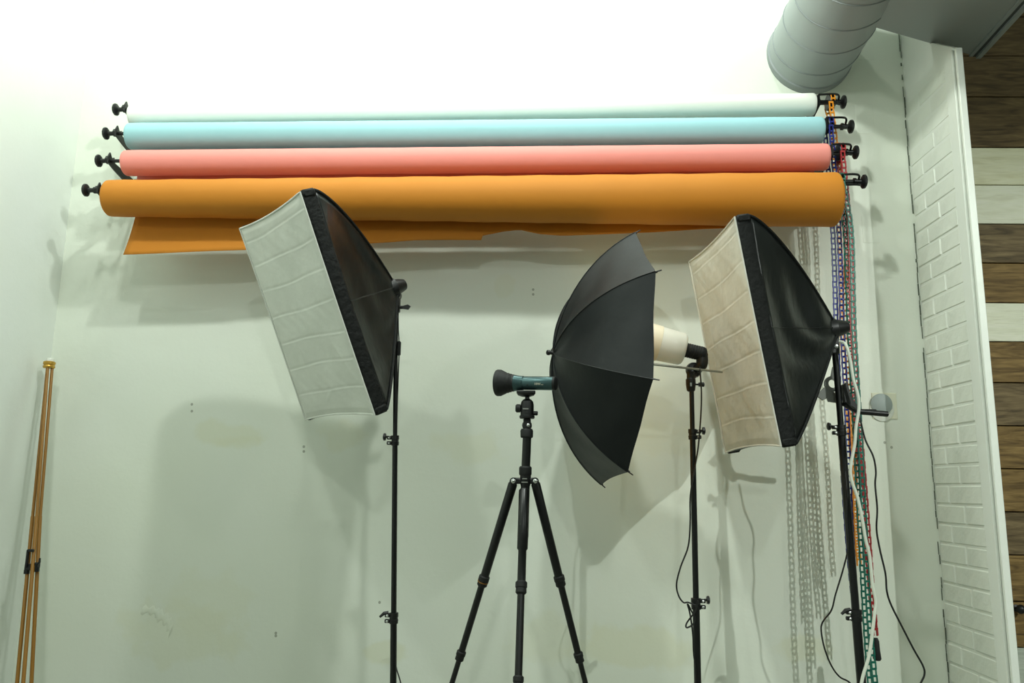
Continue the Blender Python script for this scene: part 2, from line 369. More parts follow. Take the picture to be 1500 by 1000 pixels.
# flange with gasket along the right lower edge
ev = nrm(edgev); nx = np.array([-ev[1], ev[0], 0]); nx = nx if nx[0] > 0 else -nx
fl = MB(); fl.prism([B+nx*.012+[0, 0, -.016], B+nx*.030+[0, 0, -.016], B+nx*.030+[0, 0, .05], B+nx*.012+[0, 0, .05]], edgev*4.2); fl.build('flange', m_duct, duct, smooth=0)
fl = MB(); fl.prism([B+nx*.0+[0, 0, -.006], B+nx*.012+[0, 0, -.006], B+nx*.012+[0, 0, .03], B+nx*.0+[0, 0, .03]], edgev*4.2); fl.build('gasket', m_duct_dark, duct, smooth=0)
fl = MB(); fl.prism([B-nx*.014+[0, 0, -.006], B+[0, 0, -.006], B+[0, 0, .002], B-nx*.014+[0, 0, .002]], edgev*4.2); fl.build('flange_lip', m_duct, duct, smooth=0)

# ------------------------------------------------------------------ backdrop paper rolls with hooks
hook_m = m_blkm
ROLLS = [  # name, label, mat, left px(axis), right px, Y, r_left, r_right, knob px L, plate px L, wheel px R, knob px R, chain colour
 ('white', m_white_p, (193, 170), (1192, 153), 2.99, .045, .044, (170, 160.5), (186, 159), (1216, 150), (1236, 149.5), 'orange'),
 ('sky blue', m_blue_p, (190, 200), (1203, 191.5), 2.95, .0530, .0535, (155.5, 195.5), (173, 194.5), (1214, 184), (1247, 185.5), 'blue'),
 ('coral pink', m_pink_p, (184, 239), (1211, 230), 2.91, .0500, .0510, (145, 235.5), (162, 234), (1231, 223), (1254, 223), 'red'),
 ('amber', m_org_p, (159, 290.5), (1224, 292.5), 2.86, .0690, .1010, (126, 278.5), (147, 278), (1230, 267), (1266, 266), 'green')]
pins = {}
for (cn, pm_, lp, rp, Y, rL, rR, kL, pL, wR, kR, ch) in ROLLS:
    a = at(*lp, Y); b = at(*rp, Y); ax = nrm(b-a); ln = np.linalg.norm(b-a)
    pos = {'white': 'topmost', 'sky blue': 'second from top', 'coral pink': 'third from top', 'amber': 'lowest and thickest'}[cn]
    t = thing('paper_roll', (a+b)/2, '%s roll of %s backdrop paper on the wall hooks' % (pos, cn), 'paper roll', 'backdrop paper rolls on the wall')
    mb = MB(); n = 40; prof = [(.0, rL*.45), (.0, rL*.93), (.004, rL*.985), (.010, rL)]
    for k in range(1, n): prof.append((ln*k/n, rL+(rR-rL)*k/n+.0012*math.sin(k*1.9)*(1 if cn == 'amber' else .3)))
    prof += [(ln-.010, rR), (ln-.004, rR*.985), (ln, rR*.93), (ln, rR*.45)]
    mb.lathe(a, ax, prof, 48, cap=False).build('paper', pm_, t, smooth=50)
    pa = at(*pL, Y); pb = at(*wR, Y)                    # pin line through the core
    ca = at(lp[0], (pL[1] if cn == 'amber' else lp[1]-2), Y); 
    zL = at(lp[0]+3, kL[1]+(2 if cn == 'amber' else 0), Y)[2]; 
    c0 = np.array([a[0]+.004, Y, min(zL, a[2]+rL*.5)]); c1 = np.array([b[0]-.004, Y, min(at(rp[0], wR[1], Y)[2], b[2]+rR*.5)])
    MB().lathe(c0, c1-c0, [(0, .018), (0, .026), (np.linalg.norm(c1-c0), .026), (np.linalg.norm(c1-c0), .018)], 20, cap=False).build('cardboard_core', m_core, t)
    # end faces of the wound paper
    for q, rr, sg in ((a, rL, 1), (b, rR, -1)):
        e = MB()
        for kk in range(5):
            r_ = rr*(.5+.09*kk); e.tube([q+ax*sg*(.001)+np.array([0, math.cos(s_)*r_, math.sin(s_)*r_]) for s_ in np.linspace(0, 2*PI, 25)], .002, 4)
        o = e.build('paper_edges', pm_, t)
    pins[cn] = (t, a, b, Y, ax)
    # left expander pin
    kn_ = at(*kL, Y); pl_ = at(*pL, Y)
    ex = thing('expander_pin', kn_, 'black expander pin with round knob at the left end of the %s paper roll' % cn, 'roll holder', 'left roll expander pins')
    X = np.array([1.0, 0, 0])
    MB().lathe(kn_-X*.008, X, [(0, .012), (.001, .021), (.004, .0245), (.011, .0245), (.014, .020), (.017, .010)], 12).build('knob', m_blk, ex, smooth=25)
    MB().lathe(kn_, X, [(.006, .0095), (.030, .0085), (.032, .013), (.042, .013), (.044, .007), (pl_[0]-kn_[0], .007), ((a[0]-kn_[0])+.12, .007)], 12).build('shaft', m_blkm, ex)
    MB().lathe(pl_-X*.016, X, [(0, .015), (.012, .015)], 6).build('nut', m_blk, ex, smooth=20)
    # hook carrying the left end
    hk = thing('wall_hook', (pl_[0], W, pl_[2]-.02), 'black metal wall hook under the left end of the %s paper roll' % cn, 'hook', 'left wall hooks')
    up_ = .075 if cn == 'amber' else 0.0
    MB().prism([(pl_[0]-.003, Y-.020, pl_[2]+.008), (pl_[0]-.003, Y-.010, pl_[2]+.026), (pl_[0]-.003, Y+.006, pl_[2]+.008), (pl_[0]-.003, Y+.020, pl_[2]+.018), (pl_[0]-.003, Y+.030, pl_[2]-.002), (pl_[0]-.003, W-.004, pl_[2]-.014+up_),
               (pl_[0]-.003, W-.004, pl_[2]-.060+up_), (pl_[0]-.003, Y+.03, pl_[2]-.030), (pl_[0]-.003, Y-.020, pl_[2]-.018)], (.006, 0, 0)).build('arm', hook_m, hk, smooth=0)
    MB().box((pl_[0]+.004, W-.004, pl_[2]-.035+up_), .045, .007, .085, bev=.002).build('wall_plate', hook_m, hk, smooth=0)
    # right hook + winding unit with chain wheel
    wp = at(*wR, Y); kp = at(*kR, Y); xr = b[0]+.012
    hk = thing('wall_hook', (xr, W, wp[2]-.02), 'black metal wall hook under the right end of the %s paper roll' % cn, 'hook', 'right wall hooks')
    MB().prism([(xr-.003, Y-.030, wp[2]+.020), (xr-.003, Y+.030, wp[2]+.020), (xr-.003, W-.004, wp[2]-.010), (xr-.003, W-.004, wp[2]-.065), (xr-.003, Y+.025, wp[2]-.038), (xr-.003, Y-.030, wp[2]-.026)], (.006, 0, 0)).build('arm', hook_m, hk, smooth=0)
    MB().box((xr, W-.004, wp[2]-.038), .045, .007, .085, bev=.002).build('wall_plate', hook_m, hk, smooth=0)
    ex = thing('chain_winder', kp, 'black chain winder with round knob at the right end of the %s paper roll' % cn, 'roll winder', 'right chain winders')
    MB().lathe(kp+X*.006, -X, [(0, .012), (.001, .022), (.004, .0265), (.011, .0265), (.014, .022), (.019, .010)], 12).build('knob', m_blk, ex, smooth=25)
    MB().lathe(kp, -X, [(.008, .010), (.030, .010), (.032, .014), (.040, .014), (.042, .008), (kp[0]-b[0]+.1, .008)], 12).build('shaft', m_blkm, ex)
    wh = MB(); wr_ = .031
    wh.lathe(wp-X*.011, X, [(0, .012), (0, wr_), (.004, wr_+.002), (.007, wr_-.004), (.015, wr_-.004), (.018, wr_+.002), (.022, wr_), (.022, .012)], 24)
    wh.build('chain_wheel', m_blk, ex, smooth=30)
    for j in range(8):
        a_ = 2*PI*j/8
        MB().box(wp+np.array([0, math.cos(a_)*(wr_-.002), math.sin(a_)*(wr_-.002)]), .006, .006, .006).build('tooth', m_blk, ex, smooth=0)
    for dz in (.020, -.020):
        x0, x1 = b[0]+.012, kp[0]-.026
        MB().tube(spline([(x0, Y-.026, wp[2]+dz), (x1-.02, Y-.030, wp[2]+dz), (x1, Y-.02, wp[2]+dz*.9), (x1+.004, Y, wp[2]+dz*.3)], 5), .0042, 6).build('cage_bar', m_blk, ex)
    MB().lathe((b[0]+.002, Y, wp[2]), X, [(0, .027), (.012, .027), (.014, .016), (.020, .016)], 16).build('collar', m_blk, ex)
    pins[cn+'w'] = wp

# hanging tails of paper
def tail(cn, m, ptsL, dy0, thick=.0012):
    t, a, b, Y, ax = pins[cn]
    G = ptsL
    mb = MB().grid(G); return mb.build('paper_tail', m, t, smooth=60, solid=thick)
for cn, m_, r_, drop, x0, x1 in (('coral pink', m_pink_p, .050, .085, 203, 1192), ('sky blue', m_blue_p, .053, .065, 207, 1185), ('white', m_white_p, .045, .07, 205, 1182)):
    t, a, b, Y, ax = pins[cn]; G = []
    for i in range(41):
        s = i/40; xx = at(x0, a[2], Y)[0] if False else None
        q = a+(b-a)*s
        X0 = at(x0, 240, Y+.05)[0]; X1 = at(x1, 240, Y+.05)[0]; xq = X0+(X1-X0)*s; zq = a[2]+(b[2]-a[2])*s
        G.append([np.array([xq, Y+r_+.001+.002*math.sin(s*17)-.012*(v_**2), zq-(r_+drop)*v_+.0]) for v_ in (0, .25, .5, .75, 1)])
    MB().grid(G).build('paper_tail', m_, t, smooth=60, solid=.0012)
# amber tail, torn lower edge, curling forward
t, a, b, Y, ax = pins['amber']
bot = [(177, 371), (210, 370), (355, 364.5), (450, 359), (520, 354), (571, 351), (604, 348), (660, 347), (704, 347), (706, 340), (735, 334), (761, 331), (790, 338), (824, 341), (883, 339), (960, 335), (1030, 330), (1150, 326), (1200, 325)]
G = []; YT = Y+.075
xb = [at(px, py, YT-.05)[0] for px, py in bot]; zb = [at(px, py, YT-.05)[2] for px, py in bot]
xs = sorted(set(list(np.linspace(xb[0], xb[-1], 110))+[xb[8], xb[9]]))
for x in xs:
    zl = np.interp(x, xb, zb); s = (x-xb[0])/(xb[-1]-xb[0])
    zt = a[2]+(b[2]-a[2])*s; row = []; LL = max(zt-zl, .01)
    for j in range(13):
        v_ = j/12; full = .26; dz_ = LL*v_
        curl = .055*(dz_/full)**2.0*(1+.15*math.sin(x*4)); row.append(np.array([x+(.02*(1-v_) if s < .01 else 0)-(0), YT-curl+.003*math.sin(x*9+v_*3)*v_, zt-dz_]))
    G.append(row)
MB().grid(G).build('paper_tail', m_org_p, t, smooth=60, solid=.0014)

# ------------------------------------------------------------------ pull chains
def resample(P, step):
    P = [np.asarray(p, float) for p in P]; d = [0]
    for i in range(1, len(P)): d.append(d[-1]+np.linalg.norm(P[i]-P[i-1]))
    s = np.arange(0, d[-1], step); A_ = np.array(P)
    return [np.array([np.interp(q, d, A_[:, k]) for k in range(3)]) for q in s]
def strand(pts, Y, m, parent, width=.0175, step=.0215, dY=0.0, hidden_to=None):
    P = [at(x, y, Y) for x, y in pts]
    if hidden_to is not None: P.append(np.array([P[-1][0], Y, hidden_to]))
    Q = resample(spline(P, 8), step); mb = MB()
    t_ = .0041
    for i in range(len(Q)-1):
        d = Q[i+1]-Q[i]; d = d/np.linalg.norm(d); u_ = nrm(np.cross(d, [0, 1, 0])); w_ = np.cross(u_, d)
        Rm = np.stack([u_, w_, d], 1); alt = .0016 if i % 2 else -.0016; c = (Q[i]+Q[i+1])/2+w_*alt
        for sg in (-1, 1): mb.box(c+u_*sg*(width/2-t_/2), t_, t_*1.1, step*1.04, Rm)
        mb.box(c-d*(step/2), width, t_*1.3, t_*1.6, Rm)
    return mb.build('chain_strand', m, parent, smooth=0)
CH = {
 'orange': ('white', [(1217, 150), (1223, 200), (1239, 340), (1238, 480), (1248, 620), (1252, 700), (1255, 780), (1259, 830)], [(1210, 152), (1218, 200), (1230, 350), (1234, 500), (1244, 620), (1250, 700), (1254, 780), (1259, 830)]),
 'blue': ('sky blue', [(1217, 184), (1229, 340), (1234, 480), (1241, 620), (1246, 760), (1253, 880)], [(1208, 188), (1220, 340), (1225, 480), (1232, 640), (1241, 780), (1251, 885)]),
 'red': ('coral pink', [(1234, 222), (1245, 340), (1249, 480), (1259, 620), (1270, 760), (1277, 860), (1283, 935)], [(1228, 222), (1240, 340), (1244, 480), (1255, 620), (1266, 760), (1275, 860), (1282, 935)]),
 'green': ('amber', [(1234, 267), (1247, 340), (1251, 480), (1259, 620), (1266, 760), (1273, 900), (1282, 1000), (1286, 1040)], [(1226, 268), (1238, 340), (1244, 480), (1252, 620), (1259, 760), (1267, 900), (1274, 1000), (1280, 1040)])}
for cn, (roll, f, rr) in CH.items():
    Y = pins[roll][3]; wp = pins[roll+'w']
    t = thing('pull_chain', (wp[0], Y, at(*f[-1], Y)[2]), '%s plastic pull chain looped over the winder of the %s paper roll' % (cn, roll), 'chain', 'coloured pull chains of the paper rolls')
    strand(f, Y-.034, m_chain[cn], t); strand(rr, Y+.034, m_chain[cn], t)
    # piece over the wheel
    mb = MB()
    for j in range(9):
        a_ = PI*j/8; c = wp+np.array([0, -math.cos(a_)*.034, math.sin(a_)*.034]); tdir = np.array([0, math.sin(a_), math.cos(a_)]); nd = np.array([0, -math.cos(a_), math.sin(a_)])
        Rm = np.stack([np.array([1.0, 0, 0]), nd, tdir], 1)
        for sg in (-1, 1): mb.box(c+np.array([sg*.0068, 0, 0]), .003, .003, .014, Rm)
        if j % 2 == 0: mb.box(c, .0165, .0042, .0057, Rm)
    mb.build('chain_bend', m_chain[cn], t, smooth=0)
    if cn == 'red':
        q0 = at(1283, 934, Y-.01); q1 = at(1285, 967, Y-.01)
        MB().lathe(q0, q1-q0, [(0, .006), (.01, .010), (.04, .011), (np.linalg.norm(q1-q0)-.006, .014), (np.linalg.norm(q1-q0), .010)], 12).build('weight', m_rib, t)

# round cover on a patched outlet
o_c = at(1290, 592, W)
oc = thing('outlet_cover', (o_c[0], W, o_c[2]), 'round grey blank cover on a cream patch of the right wall', 'cover plate')
a0 = at(1276, 575, W); a1 = at(1315, 614, W)
MB().box(((a0[0]+a1[0])/2, W-.001, (a0[2]+a1[2])/2), a1[0]-a0[0], .004, a0[2]-a1[2], bev=.0015).build('filler_patch', m_cream, oc, smooth=0)
MB().lathe((o_c[0]+.002, W-.001, o_c[2]-.020), (0, -1, 0), [(0, .046), (.004, .046), (.005, .044)], 36).build('back_ring', m_trim, oc)
MB().lathe((o_c[0], W-.004, o_c[2]), (0, -1, 0), [(0, .041), (.006, .041), (.008, .038)], 36).build('disc', m_gdisc, oc)

# ------------------------------------------------------------------ softboxes
def softbox(x, label, seed, silk, name='softbox'):
    c = np.array(x[:3]); wv = np.array(x[3:6]); th = np.linalg.norm(wv); kx = wv/th
    K = np.array([[0, -kx[2], kx[1]], [kx[2], 0, -kx[0]], [-kx[1], kx[0], 0]]); R = np.eye(3)+math.sin(th)*K+(1-math.cos(th))*K@K
    D = x[6]; w2, h2 = .25, .35; rs = np.random.RandomState(seed)
    P = lambda X, Yb, Z: c+R@np.array([X, Yb, Z])
    t = thing(name, c+R@np.array([0, D, 0]), label, 'softbox', 'softboxes')
    def bow(u_, v_, amt=.009):                       # outline scalloped inwards between the corners
        return (u_*w2*(1-amt*3.0*(1-v_**2)*.55), v_*h2*(1-amt*4.0*(1-u_**2)*.9))
    # diffuser front with folded creases
    nu, nv = 80, 240; G = []
    cre = [-.76+.27*k+rs.uniform(-.012, .012) for k in range(7)]
    nz = rs.normal(size=(9, 12)); ph = rs.uniform(0, 6, 12)
    for j in range(nv+1):
        row = []
        for i in range(nu+1):
            u_, v_ = -1+2*i/nu, -1+2*j/nv; X, Z = bow(u_, v_)
            # rounded corners
            edge = min(1-abs(u_), (1-abs(v_))*1.4); y = -.004*min(1, edge*12)
            for q, cv in enumerate(cre):
                dline = v_-(cv+.006*math.sin(u_*4+ph[q])+.014*u_*math.sin(ph[q]*3)); y -= .0011*math.exp(-(dline/.0050)**2)*(.75+.25*math.sin(u_*9+ph[q])); y += .0009*math.exp(-((dline-.016)/.014)**2)
            for q, cu in enumerate((-.40, .14, .58)):
                dl = u_-cu-.018*math.sin(v_*9+ph[q])-.01*math.sin(v_*23+ph[q+2]); y -= .0010*math.exp(-(dl/.011)**2)*max(0, .4+.6*math.sin(v_*7+ph[q+3]))
            for q in range(6):                           # short diagonal crinkles
                cx_, cz_ = math.cos(ph[q]*5)*.7, math.sin(ph[q]*7)*.8; an = ph[q+4]; dx_, dz_ = u_-cx_, v_-cz_
                al = dx_*math.cos(an)+dz_*math.sin(an); ac = -dx_*math.sin(an)+dz_*math.cos(an); y -= .0012*math.exp(-(ac/.02)**2-(al/.16)**2)
            y += .0018*math.sin(u_*5+ph[3])*math.sin(v_*9+ph[2]+u_*2)*min(1, edge*6)
            y += .0003*math.sin(u_*23+v_*15+3*math.sin(v_*9))*min(1, edge*6)
            row.append(P(X, y+.001, Z))
        G.append(row)
    MB().grid(G).build('diffuser_front', silk, t, smooth=70, solid=.0012)
    # white hem
    per = []
    n = 24
    for k in range(n): per.append((-1+2*k/n, 1))
    for k in range(n): per.append((1, 1-2*k/n))
    for k in range(n): per.append((1-2*k/n, -1))
    for k in range(n): per.append((-1, -1+2*k/n))
    loop = [P(bow(*q)[0]*1.003, -.001, bow(*q)[1]*1.003) for q in per+[per[0]]]
    MB().tube(loop, .0032, 6).build('hem', silk, t)
    # black rim band
    rim = .046
    G = []
    for yb, k_ in ((.0015, 1.006), (.012, 1.012), (.030, 1.010), (rim, 1.0), (rim+.004, .985)):
        G.append([P(bow(*q)[0]*k_, yb+.002*math.sin(i*.9+yb*80), bow(*q)[1]*k_) for i, q in enumerate(per+[per[0]])])
    MB().grid(G).build('rim_band', m_fabd, t, smooth=60, solid=.0015)
    # pyramid side panels, ribs curved
    end = .085
    def prof(s, z=1): return 1-(1-end)*(s**(1.20+.12*z))
    def surf(side, u_, s):
        k_ = prof(s, (1 if side == 0 else -1 if side == 2 else u_)); sag = 1-.20*(1-u_*u_)*math.sin(PI*min(1, s*1.02))**.8
        wr = .0095*math.sin(u_*7+s*11+seed+2*math.sin(u_*3+seed))*math.sin(PI*s)*(1-u_*u_)
        if side in (0, 2): sg = 1 if side == 0 else -1; X, Z = bow(u_, sg, .010); X *= k_; Z *= k_*sag*(1 if s > .12 else 1); Z += wr*sg
        else: sg = 1 if side == 1 else -1; X, Z = bow(sg, u_, .010); Z *= k_; X *= k_*sag; X += wr*sg
        if s > .85: # round off to the ring
            pass
        return P(X, rim+(D-rim)*s, Z)
    for side in range(4):
        G = [[surf(side, -1+2*i/28, j/24) for i in range(29)] for j in range(25)]
        MB().grid(G).build('side_panel', m_fab, t, smooth=60, solid=.0012)
    for side, u_ in ((0, 1), (1, -1), (2, -1), (3, 1)):
        MB().tube([surf(side, u_, s) for s in np.linspace(0, 1, 20)], .0048, 7).build('rib', m_fabd, t)
    for side in (1, 3):                              # closing flap seam down the long panels
        MB().tube([surf(side, .0, s)+R@np.array([(.001 if side == 1 else -.001), 0, 0]) for s in np.linspace(.0, .97, 16)], .0028, 5).build('seam', m_fab, t)
    # little corner pockets
    for sx in (-1, 1):
        for sz in (-1, 1):
            MB().box(P(sx*(w2-.006), .026, sz*(h2-.006)), .026, .046, .026, R, bev=.006).build('corner_pocket', m_fabd, t)
    # ring and lamp holder at the apex
    MB().lathe(P(0, D-.02, 0), R[:, 1], [(0, .034), (.012, .036), (.03, .036), (.034, .030), (.055, .026), (.075, .020), (.078, .008)], 20).build('speed_ring', m_blk, t)
    return t, P, R
x1 = [-0.761, 2.525, 1.886, 0.41, -0.164, -0.863, 0.35]
x2 = [0.637, 2.61, 1.827, 0.135, -0.119, -1.48, 0.35]
sb1, P1, R1 = softbox(x1, 'tilted softbox with pale greenish-white front on the left light stand', 3, m_silk)
sb2, P2, R2 = softbox(x2, 'softbox with white front tinted grey-beige by the bulb on the right light stand beside the coloured chains', 8, m_silk2)

# ------------------------------------------------------------------ light stands
def clampm(stand, p, d, r, side=-1, lever=False):
    p = np.asarray(p, float); c = MB()
    c.lathe(p-d*.017, d, [(0, r+.0035), (.012, r+.0045), (.013, r+.003), (.020, r+.003), (.021, r+.0045), (.034, r+.0045)], 14)
    for dz in (.009, -.009): c.box(p+np.array([side*(r+.009), -.002, dz]), .018, .014, .012, bev=.002)
    cl = c.build('clamp', m_blk, stand, smooth=30)
    k_ = MB()
    if lever: k_.tube([p+np.array([side*(r+.006), -.006, .018]), p+np.array([side*(r+.020), -.008, .016]), p+np.array([side*(r+.034), -.008, .004])], [.006, .006, .004], 6)
    else: k_.lathe(p+np.array([side*(r+.014), 0, .012]), (side, 0, 0), [(0, .004), (.008, .004), (.009, .012), (.016, .013), (.018, .009)], 8)
    k_.build('clamp_lever' if lever else 'clamp_knob', m_blk, cl, smooth=25)
    s_ = MB()
    for dz in (.009, -.009): s_.lathe(p+np.array([side*(r+.009), -.010, dz]), (0, -1, 0), [(0, .0042), (.003, .0042), (.004, .002)], 8)
    s_.build('bolt', m_chrome, cl)
def light_stand(top, low, label, r0, joints, radii, sides, levers):
    top = np.asarray(top, float); low = np.asarray(low, float); d = nrm(low-top)
    foot = top+d*((top[2]-.10)/-d[2])
    t = thing('light_stand', (foot[0], foot[1], 0), label, 'light stand', 'black light stands')
    js = [top]+[top+d*((top[2]-z)/-d[2]) for z in joints]+[foot]
    nm = ['upper_pole', 'middle_pole', 'lower_pole', 'lower_pole']
    for k_ in range(len(js)-1): MB().rod(js[k_], js[k_+1], radii[k_], None, 16).build(nm[k_], m_blkm, t)
    for k_, z in enumerate(joints): clampm(t, js[k_+1], -d, radii[k_+1], sides[k_], levers[k_])
    hub = top+d*((top[2]-.52)/-d[2]); MB().lathe(hub-d*.02, d, [(0, .020), (.04, .020)], 12).build('leg_collar', m_blk, t)
    for k_ in range(3):
        an = 2*PI*k_/3+.4; dr = np.array([math.cos(an), math.sin(an), 0]); ft = np.array([foot[0], foot[1], .012])+dr*.46
        lg = MB().rod(hub+dr*.022, ft, .0085, None, 8).build('leg', m_blkm, t)
        MB().lathe(ft-np.array([0, 0, .012]), (0, 0, 1), [(0, .010), (.022, .013), (.03, .009)], 10).build('rubber_foot', m_rib, lg)
        mid = (hub+ft)/2; MB().rod(foot+dr*.015+[0, 0, .06], mid+[0, 0, 0], .006, None, 6).build('brace', m_blkm, t)
    return t, d
YS1 = 2.74
zc_ = lambda x, y, Y: at(x, y, Y)[2]
s1t, d1 = light_stand(at(580, 462, YS1), at(576, 1000, YS1), 'black light stand holding the left softbox', .0, [zc_(578, 645, YS1), zc_(577, 905, YS1)], [.0078, .0092, .0108], [-1, -1], [False, True])
hd = at(580, 440, YS1)
# tilt bracket between softbox and stand
s1h = MB(); s1h.box(at(581, 447, YS1), .024, .026, .052, bev=.004); s1h.lathe(at(579, 432, YS1)+np.array([0, -.02, 0]), (0, 1, 0), [(0, .017), (.004, .021), (.036, .021), (.04, .017)], 16)
s1h.tube([at(579, 432, YS1), (at(579, 432, YS1)+P1(0, .35, 0))/2, P1(0, .37, 0)], [.016, .016, .018], 8)
hb = s1h.build('tilt_bracket', m_blk, s1t)
MB().lathe(at(581, 448, YS1)+np.array([0, -.012, 0]), (0, -1, 0), [(0, .006), (.004, .006)], 10).build('bolt', m_chrome, hb)
MB().lathe(at(580, 458, YS1), (0, 0, 1), [(0, .0055), (.012, .0055)], 10).build('spigot', m_chrome, s1t)
wn = MB(); q = at(585, 450, YS1); wn.rod(q, q+[.012, 0, 0], .006, None, 8); wn.prism([q+np.array(v_) for v_ in ((.010, -.004, .004), (.030, -.004, .010), (.040, -.004, .004), (.032, -.004, -.008), (.010, -.004, -.005))], (0, .008, 0)); wn.build('wing_nut', m_blk, hb, smooth=0)
cb = thing('lamp_cord', at(584, 510, YS1), 'thin black cord with inline switch running down the left softbox stand', 'cord')
MB().box(at(584.5, 510, YS1-.012), .012, .018, .052, bev=.004).build('inline_switch', m_blk, cb, smooth=30)
MB().tube(spline([at(583, 440, YS1+.02), at(583.5, 480, YS1-.008), at(584.5, 500, YS1-.012)]+[at(584.5, 520, YS1-.012), at(583, 560, YS1-.004), at(581, 640, YS1+.022), at(579, 800, YS1+.022), at(579, 900, YS1+.024), at(578.5, 950, YS1+.016), at(580, 975, YS1+.008), at(587, 1000, YS1), at(595, 1040, YS1)], 8), .0022, 6).build('cable', m_blk, cb)

# umbrella stand
YS2 = 2.655
s2t, d2 = light_stand(at(1013, 568, YS2), at(1022, 1000, YS2), 'black light stand in the middle right holding the umbrella and white lamp', .0, [zc_(1016, 636, YS2), zc_(1020, 884, YS2)], [.0080, .0095, .0112], [1, 1], [False, False])
hd = MB(); h0 = at(1012, 568, YS2); h1 = at(1011, 553, YS2)
hd.lathe(h0-[0, 0, .012], (0, 0, 1), [(0, .010), (.004, .014), (.022, .0165), (.040, .0165), (.044, .013), (.062, .013), (.066, .016)], 16)
hb2 = hd.build('umbrella_holder', m_blk, s2t)
MB().box(at(1012, 563, YS2-.016), .006, .004, .012).build('pin', m_chrome, hb2, smooth=0)
kq = at(1022, 563, YS2); MB().lathe(kq-[.01, 0, 0], (1, 0, 0), [(0, .003), (.012, .003), (.013, .007), (.030, .008), (.032, .005)], 10).build('clamp_knob', m_blk, hb2)
ball = at(1016, 542, YS2+.028)
MB().lathe(ball-[0, .02, 0], (0, 1, 0), [(0, .012), (.004, .024), (.02, .027), (.036, .024), (.04, .012)], 18).build('swivel_joint', m_blk, s2t)
MB().tube([at(1012, 555, YS2+.005), ball], [.013, .017], 10).build('neck', m_blk, s2t)
# lamp with white housing and ribbed socket
YLm = 2.66
e0 = at(1003, 512, YLm); e1 = at(957, 501, YLm); la = nrm(e1-e0)
lm = thing('umbrella_lamp', ball, 'white cylindrical lamp on a black ribbed socket pointing into the umbrella', 'lamp')
Lh = np.linalg.norm(e1-e0)
MB().lathe(e0, la, [(-.002, .020), (.0, .044), (.004, .051), (.012, .0545), (Lh*.80, .0585)], 40).build('lamp_housing', m_lampw, lm)
MB().lathe(e0, la, [(Lh*.80, .0583), (Lh*.81, .0600), (Lh*1.3, .0625), (Lh*1.34, .060)], 40).build('lamp_globe', m_globe, lm)
m_lit = bpy.data.materials.new('lit_warm_bulb'); m_lit.use_nodes = True; _b = m_lit.node_tree.nodes['Principled BSDF']
_b.inputs['Base Color'].default_value = (.9, .8, .6, 1); _b.inputs['Emission Color'].default_value = (1, .74, .30, 1); _b.inputs['Emission Strength'].default_value = 5
MB().lathe(e0, la, [(Lh*1.34, .052), (Lh*1.6, .052), (Lh*1.9, .046), (Lh*2.1, .03), (Lh*2.2, .01)], 32).build('bulb', m_lit, lm)
s_prof = []
for k_ in range(8): s_prof += [(.008*k_, .0245), (.008*k_+.005, .0245), (.008*k_+.0052, .0225), (.008*k_+.0078, .0225)]
s_prof += [(.064, .0245), (.072, .022), (.078, .012)]
MB().lathe(e0+la*.004, -la, s_prof, 24).build('ribbed_socket', m_rib, lm, smooth=20)
MB().tube(spline([e0-la*.05, at(1028, 521, YLm), at(1028, 533, YLm), at(1021, 540, YLm+.01), ball+[0, 0, .004]], 5), [.022]*6+[.020]*6+[.017]*5+[.016]*4, 12).build('elbow', m_blk, lm)

# ------------------------------------------------------------------ umbrella
fin = np.array([0.054, 2.567, 1.780]); az, el = .16, -.074
ua = np.array([math.cos(az)*math.cos(el), math.sin(az)*math.cos(el), math.sin(el)])
uu = nrm(np.cross(ua, [0, 0, 1])); uv = np.cross(uu, ua); UR, UD = .42, .217; thm = 2*math.atan(UD/UR)*1.08
um = thing('umbrella', fin+ua*.5, 'open black reflective umbrella with gold lining beside the white lamp', 'umbrella')
def rib_pt(phi, t, off=0):
    th = thm*t; rr = UR*math.sin(th)/math.sin(thm)+0; dp = UD*(1-math.cos(th))/(1-math.cos(thm))
    return fin+ua*(dp+off)+(uu*math.cos(phi)+uv*math.sin(phi))*(rr-off*.3)
phis = [1.293-k_*PI/4 for k_ in range(8)]
def canopy(off, tm=1.0):
    G = []
    for j in range(25):
        t_ = (.015+.985*j/24)*tm; row = []
        for k_ in range(8):
            for i in range(8):
                s = i/8; a_ = rib_pt(phis[k_], t_, off); b_ = rib_pt(phis[k_]-PI/4, t_, off)
                q = a_*(1-s)+b_*s; bel = math.sin(PI*s)
                te = bel*t_**6*.008; axp = fin+ua*np.dot(q-fin, ua); q = q+(axp-q)*te/.5
                q = q+ua*(.010*bel*math.sin(PI*t_)); q = q+ua*.0022*math.sin(t_*19+k_*2+s*7)*bel
                row.append(q)
        row.append(row[0]); G.append(row)
    return MB().grid(G)
canopy(0).build('canopy', m_umb, um, smooth=28)
canopy(.004, .985).build('gold_lining', m_gold, um, smooth=28)
for ph in phis:
    rb = MB().tube([rib_pt(ph, t_, .006) for t_ in np.linspace(.02, 1, 18)], .0020, 5).build('rib', m_blkm, um)
    tp = rib_pt(ph, 1, .002); dr = nrm(rib_pt(ph, 1)-rib_pt(ph, .93)); MB().rod(tp-dr*.006, tp+dr*.016, .0024, .0020, 6).build('rib_tip', m_blk, rb)
    MB().tube([rib_pt(ph, .55, .010), fin+ua*.21], .0016, 5).build('stretcher', m_steel, um)
    MB().tube([rib_pt(ph, t_, -.0010) for t_ in np.linspace(.03, 1, 18)], .0014, 4).build('seam', m_umb, um)
MB().rod(fin-ua*.004, fin+ua*.575, .0040, None, 10).build('shaft', m_steel, um)
